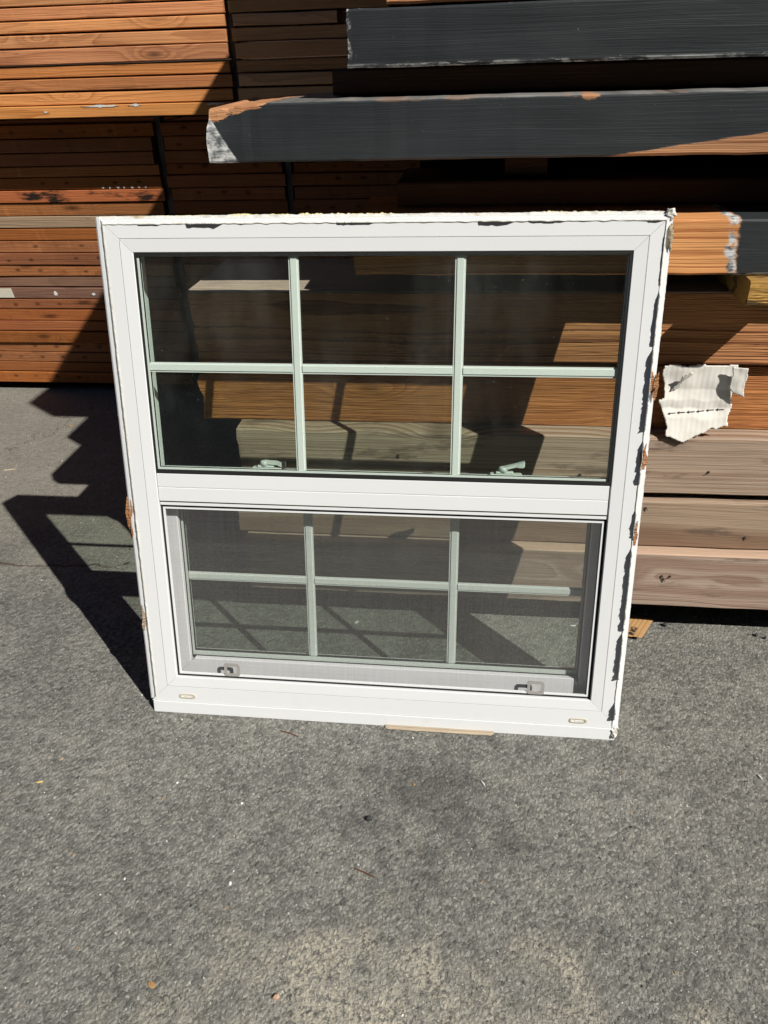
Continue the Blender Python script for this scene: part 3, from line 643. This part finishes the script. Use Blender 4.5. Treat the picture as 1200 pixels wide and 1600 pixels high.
# ------------------------------------------------------------------ white cardboard scrap hung on the amber timber
g = G('white_cardboard'); x, y, z = g.xyz(); n = g.noise(g.co, 30, 5, .65); n2 = g.noise(g.co, 9, 3)
col = g.mix(n.sm(.4, .75)*.35, (.80, .775, .71), (.62, .56, .46)); col = g.hsv(col, .5, 1, .92 + n2*.16)
g.bump(((x*(2*math.pi/.0118)).sin())*.03 + n*.5, .4, .003); M['card'] = g.done(col, .85, .15)
M['kraft'] = plain('brown_cardboard', (.46, .27, .12), .85, .15, .15, 40, .4)
M['ink'] = plain('dark_print', (.035, .03, .04), .7, .2)
def sheet(outline, x0, x1, z0, z1, surf, nx, nz, th, name, mat, parent=None):
    """torn sheet: grid cells whose centre is inside the outline, lifted to surf(x,z)"""
    def inside(px, pz):
        c_ = False; j = len(outline) - 1
        for i in range(len(outline)):
            a, b = outline[i], outline[j]
            if (a[1] > pz) != (b[1] > pz) and px < (b[0] - a[0])*(pz - a[1])/(b[1] - a[1]) + a[0]: c_ = not c_
            j = i
        return c_
    v, idx, f = [], {}, []
    def vid(i, k, s_):
        if (i, k, s_) not in idx:
            X_, Z_ = x0 + (x1 - x0)*i/nx, z0 + (z1 - z0)*k/nz
            X_ += .0006*mnoise.noise(Vector((i*.7, k*.7, 1))); Z_ += .0006*mnoise.noise(Vector((i*.7, k*.7, 7)))
            idx[(i, k, s_)] = len(v); v.append((X_, surf(X_, Z_) + s_*th, Z_))
        return idx[(i, k, s_)]
    cell = {(i, k): inside(x0 + (x1 - x0)*(i + .5)/nx, z0 + (z1 - z0)*(k + .5)/nz) for i in range(nx) for k in range(nz)}
    for (i, k), on in cell.items():
        if not on: continue
        f.append((vid(i, k, 0), vid(i + 1, k, 0), vid(i + 1, k + 1, 0), vid(i, k + 1, 0))); f.append((vid(i, k, 1), vid(i, k + 1, 1), vid(i + 1, k + 1, 1), vid(i + 1, k, 1)))
        for (di, dk, e0, e1) in ((-1, 0, (i, k), (i, k + 1)), (1, 0, (i + 1, k), (i + 1, k + 1)), (0, -1, (i, k), (i + 1, k)), (0, 1, (i, k + 1), (i + 1, k + 1))):
            if not cell.get((i + di, k + dk)): f.append((vid(*e0, 0), vid(*e1, 0), vid(*e1, 1), vid(*e0, 1)))
    return MB().add(v, f).build(name, mat, parent, True)
CY = .412
def csurf(X_, Z_):
    lift = max(0, .685 - Z_)*.28 + .006*math.sin(X_*14 + 1) + .004*mnoise.noise(Vector((X_*22, Z_*22, 3)))
    crease = .006*max(0, 1 - abs(Z_ - .642 - .02*mnoise.noise(Vector((X_*20, 0, 2))))/.02)
    return CY - lift - .0001*math.sin(X_*2*math.pi/.0118) + crease
co_ = [(.6, .6)] and [(.618 + (a - .600)*.86, b + .026) for a, b in [(.600, .695), (.602, .715), (.640, .716), (.66, .712), (.69, .716), (.735, .714), (.785, .716), (.788, .700), (.782, .672), (.786, .655), (.781, .640), (.789, .622), (.780, .598), (.783, .580), (.770, .578), (.755, .572), (.74, .574), (.725, .563), (.705, .556), (.69, .548), (.673, .541), (.655, .547), (.640, .553), (.625, .556), (.628, .575), (.618, .60), (.606, .622), (.598, .634), (.612, .64), (.611, .668)]]
card = sheet(co_, .60, .80, .55, .75, csurf, 90, 80, .0035, 'cardboard_scrap', 'card'); tag(card, 'torn white corrugated cardboard scrap with a row of printed arrows', 'cardboard')
for k in range(6):
    xa = .640 + k*.0212; za = .6300 + k*.0017
    q = MB(); yy = lambda X_, Z_: csurf(X_, Z_) - .0008
    def arrow_pt(a, b): X_, Z_ = xa + a, za + b + a*.08; return (X_, csurf(X_, Z_) - .0009, Z_)
    v = [arrow_pt(a, b) for a, b in ((0, 0), (.0065, .0032), (.006, .0010), (.0135, .0010), (.0185, .0010), (.0185, -.0010), (.0135, -.0010), (.006, -.0010), (.0065, -.0032))]
    q.add(v, [(0, 1, 2), (0, 2, 7), (0, 7, 8), (2, 3, 6, 7), (3, 4, 5, 6)]); q.build('printed_arrow', 'ink', card)
def fsurf(X_, Z_): return CY - .013 - .22*max(0, X_ - .775) + .003*mnoise.noise(Vector((X_*60, Z_*40, 1)))
flap = sheet([(a*.86 + .086, b + .028) for a, b in [(.789, .702), (.785, .716), (.822, .714), (.824, .695), (.822, .665), (.826, .650), (.812, .654), (.802, .655), (.793, .662), (.788, .668), (.788, .684)]], .75, .81, .66, .75, fsurf, 36, 50, .003, 'torn_flap', 'card', card)
f2 = lambda X_, Z_: csurf(X_, Z_) - .004 - (Z_ - .680)*.3*(1 if Z_ > .680 else 0)
sheet([(a + .008, b + .027) for a, b in [(.634, .655), (.650, .664), (.655, .682), (.672, .700), (.668, .706), (.650, .694), (.648, .678)]], .63, .69, .67, .74, f2, 24, 28, .002, 'lifted_flap', 'card', card)
# brown cardboard on the asphalt at the stack's foot
kc = sheet([(.600, .353), (.661, .350), (.709, .437), (.62, .442)], .59, .72, .34, .45, lambda a, b: 0, 40, 36, .002, 'cardboard_scrap', 'kraft')
for v in kc.data.vertices: v.co = Vector((v.co.x, v.co.z, .006 + v.co.y + .006*math.sin(v.co.x*22) + .0007*math.sin((v.co.x + v.co.z*-.55)*2*math.pi/.012)))
tag(kc, 'brown cardboard scrap with dark print on the asphalt beside the window', 'cardboard')
fc = bpy.data.curves.new('printed_letters', 'FONT'); fc.body = 'ING'; fc.size = .021; fc.materials.append(M['ink']); fc.extrude = .0003
ft0 = bpy.data.objects.new('printed_letters', fc); C.objects.link(ft0); bpy.context.view_layer.update()
fm = bpy.data.meshes.new_from_object(ft0.evaluated_get(bpy.context.evaluated_depsgraph_get())); bpy.data.objects.remove(ft0)
ft = bpy.data.objects.new('printed_letters', fm); C.objects.link(ft); ft.parent = kc; ft.location = (.640, .352, .0165); ft.rotation_euler = (0, 0, math.radians(63))

# ------------------------------------------------------------------ small litter on the asphalt
M['chip'] = plain('yellow_chip', (.62, .45, .18), .8, .2, .2, 80); M['stone'] = plain('dark_stone', (.05, .05, .052), .6, .4, .3, 80)
M['white'] = plain('white_scrap', (.78, .77, .73), .7, .3, .1, 60); M['leaf'] = plain('dry_leaf', (.40, .24, .10), .8, .2, .3, 90); M['pinkstone'] = plain('pinkish_stone', (.55, .36, .24), .8, .2, .25, 60)
M['twig'] = plain('brown_twig', (.16, .07, .035), .8, .2, .2, 60)
def chip(name, X_, Y_, L, wd_, h, ang, mat, label, cat, sd):
    rr = random.Random(sd); q = MB(); n = 7
    pts = [(math.cos(2*math.pi*k/n)*L/2*rr.uniform(.7, 1), math.sin(2*math.pi*k/n)*wd_/2*rr.uniform(.6, 1)) for k in range(n)]
    q.loft([[(a*.9, b*.9, 0) for a, b in pts], [(a, b, h*.6 + rr.uniform(0, h*.3)) for a, b in pts], [(a*.5, b*.5, h + rr.uniform(0, h*.2)) for a, b in pts]])
    o = q.build(name, mat); o.location = (X_, Y_, .0005); o.rotation_euler = (0, 0, ang); tag(o, label, cat, 'litter on the asphalt'); return o
chip('wood_chip', -.723, -.231, .022, .006, .003, .3, 'chip', 'yellow wood chip on the asphalt at lower left', 'chip', 1)
chip('wood_chip', -.705, -.165, .014, .011, .0015, .8, 'rawpale', 'pale flat chip just above the yellow wood chip', 'chip', 31)
chip('stone', .013, -.261, .016, .012, .009, .5, 'stone', 'small black stone on the asphalt below the window', 'stone', 2)
chip('paint_scrap', -.235, -.427, .008, .012, .003, .2, 'white', 'white paint scrap on the asphalt at lower left', 'scrap', 3)
chip('dry_leaf', -.316, -.623, .020, .014, .002, -.5, 'leaf', 'brown dry leaf scrap near the bottom left', 'leaf', 4)
chip('stone', -.099, -.622, .014, .012, .006, .1, 'pinkstone', 'pinkish stone at the bottom of the photo', 'stone', 5)
chip('splinter', .246, -.15, .004, .022, .003, .5, 'white', 'pale splinter lying below the right half of the window', 'splinter', 6)
chip('splinter', .836, -.082, .006, .020, .004, .4, 'white', 'pale splinter at the right edge of the photo', 'splinter', 7)
chip('paint_scrap', -.103, .369, .018, .012, .004, .8, 'white', 'white scrap on the shaded ground behind the screen', 'scrap', 8)
chip('paint_scrap', .49, .400, .022, .008, .002, .1, 'white', 'pale scrap behind the lower right corner of the screen', 'scrap', 28)
chip('wood_chip', -2.02, 1.70, .04, .03, .006, .4, 'leaf', 'brown chip at the left edge near the board stack', 'chip', 9)
chip('stone', .735, .418, .014, .012, .010, .2, 'stone', 'black stone at the foot of the bottom timber', 'stone', 10)
chip('stone', .965, .395, .012, .010, .008, .9, 'stone', 'black stone near the right edge by the bottom timber', 'stone', 11)
chip('stone', .985, .385, .010, .008, .007, .3, 'stone', 'smaller black stone at the right edge by the timber', 'stone', 12)
chip('leaf_scrap', -1.535, 1.60, .03, .014, .004, -.3, 'leaf', 'red brown leaf scrap beside the ragged timber shadow', 'leaf', 13)
chip('paint_scrap', -1.86, 1.44, .04, .014, .004, .4, 'white', 'white scrap on the sunlit asphalt at far left', 'scrap', 14)
chip('splinter', -1.585, 1.19, .050, .008, .003, .3, 'rawpale', 'pale splinter on the asphalt left of the timber shadow', 'splinter', 15)
chip('splinter', -.865, .60, .026, .006, .005, .6, 'stone', 'dark splinter inside the pane shadow left of the window', 'splinter', 16)
chip('splinter', -.885, .575, .020, .005, .004, -.7, 'rawpale', 'pale splinter inside the pane shadow left of the window', 'splinter', 17)
tw = MB().tube([(-.225, -.040, .003), (-.20, -.047, .004), (-.178, -.055, .003)], [.0012, .0014, .0008], 5).build('twig', 'twig'); tag(tw, 'thin red brown twig in front of the sill', 'twig', 'litter on the asphalt')
tw = MB().tube([(.0, -.375, .003), (.02, -.382, .004), (.04, -.39, .003)], [.001, .0012, .0007], 5).build('twig', 'twig'); tag(tw, 'thin brown twig on the open asphalt below the black stone', 'twig', 'litter on the asphalt')
def litter(n, box, smin, smax, mat, name, label, sd):
    rr = random.Random(sd); q = MB()
    for _ in range(n):
        X_, Y_ = rr.uniform(box[0], box[1]), rr.uniform(box[2], box[3]); s_ = rr.uniform(smin, smax)*rr.choice((.6, .8, 1)); a = rr.uniform(0, 6.28); el = rr.uniform(.35, 1)
        ca, sa = math.cos(a), math.sin(a); T = lambda u_, v_, h: (X_ + (u_*ca - v_*sa*el)*s_, Y_ + (u_*sa + v_*ca*el)*s_, h*s_)
        q.add([T(-.5, -.4, 0), T(.5, -.35, 0), T(.42, .45, 0), T(-.45, .4, 0), T(-.3, -.15, .45), T(.3, -.2, .5), T(.2, .2, .4)], [(0, 1, 5, 4), (1, 2, 6, 5), (2, 3, 6), (3, 4, 6), (3, 0, 4), (4, 5, 6)])
    o = q.build(name, mat); tag(o, label, kind='stuff'); return o
litter(520, (-2.6, 1.2, -.75, 2.0), .0022, .0055, 'white', 'pale_grit', 'pale grit scattered over the asphalt', 11)
litter(700, (-2.6, 1.2, -.75, 2.0), .0025, .0065, 'stone', 'dark_grit', 'dark grit scattered over the asphalt', 12)
litter(160, (-2.6, 1.2, -.75, 2.0), .003, .007, 'leaf', 'brown_litter', 'tiny brown litter scattered over the asphalt', 13)

# ------------------------------------------------------------------ dark shed added behind the camera: dims the pane reflections, blocks low sky
shed = empty('added_shed', (0, -6.8, 0)); tag(shed, 'dark open shed added across the yard to dim the pane reflections', 'shed')
M['shedwall'] = wood('dark_shed_boards', (.035, .032, .03), (.02, .019, .018), ring=.02); M['post'] = plain('pale_post', (.45, .42, .36), .7, .2)  # wall colour near black so the panes reflect dark
MB().box(-16, 16, -3.2, -3.0, 0, 6.6, .02).build('rear_wall', 'shedwall', shed)
MB().add([(-16.3, .5, 6.2), (16.3, .5, 6.2), (16.3, -3.4, 7.0), (-16.3, -3.4, 7.0), (-16.3, .5, 6.35), (16.3, .5, 6.35), (16.3, -3.4, 7.15), (-16.3, -3.4, 7.15)], [(0, 1, 2, 3), (4, 5, 6, 7), (0, 1, 5, 4), (2, 3, 7, 6), (0, 3, 7, 4), (1, 2, 6, 5)]).build('roof', 'steel', shed)
for k in range(9): MB().box(-16 + k*4 - .1, -16 + k*4 + .1, -.1, .1, 0, 6.22, .01).build('post', 'post', shed)

# ------------------------------------------------------------------ unseen lumber rack added outside the frame to block sky light
def rack(x0, x1, y0, y1, top, label, mats=('brown', 'darkwood', 'red')):
    r_ = empty('sky_blocker_rack', (x0, y0, 0)); tag(r_, label, 'rack'); z = .12; k = 0
    while z < top:
        h = .55; MB().box(.0 + (k % 2)*.05, x1 - x0, .1 + (k % 3)*.1, y1 - y0 - (k % 2)*.2, z, z + h, .01).build('blocker_pack', mats[k % len(mats)], r_); z += h + .12; k += 1
    for yy in (.0, (y1 - y0)/2, y1 - y0): MB().box(x1 - x0 + .005 if x0 < 0 else -.105, x1 - x0 + .105 if x0 < 0 else -.005, yy - .05, yy + .05, 0, top + .3, .01).build('upright', 'steel', r_)
rack(7.2, 8.4, -5.0, 3.0, 5.0, 'tall lumber rack added outside the frame at right to block sky')
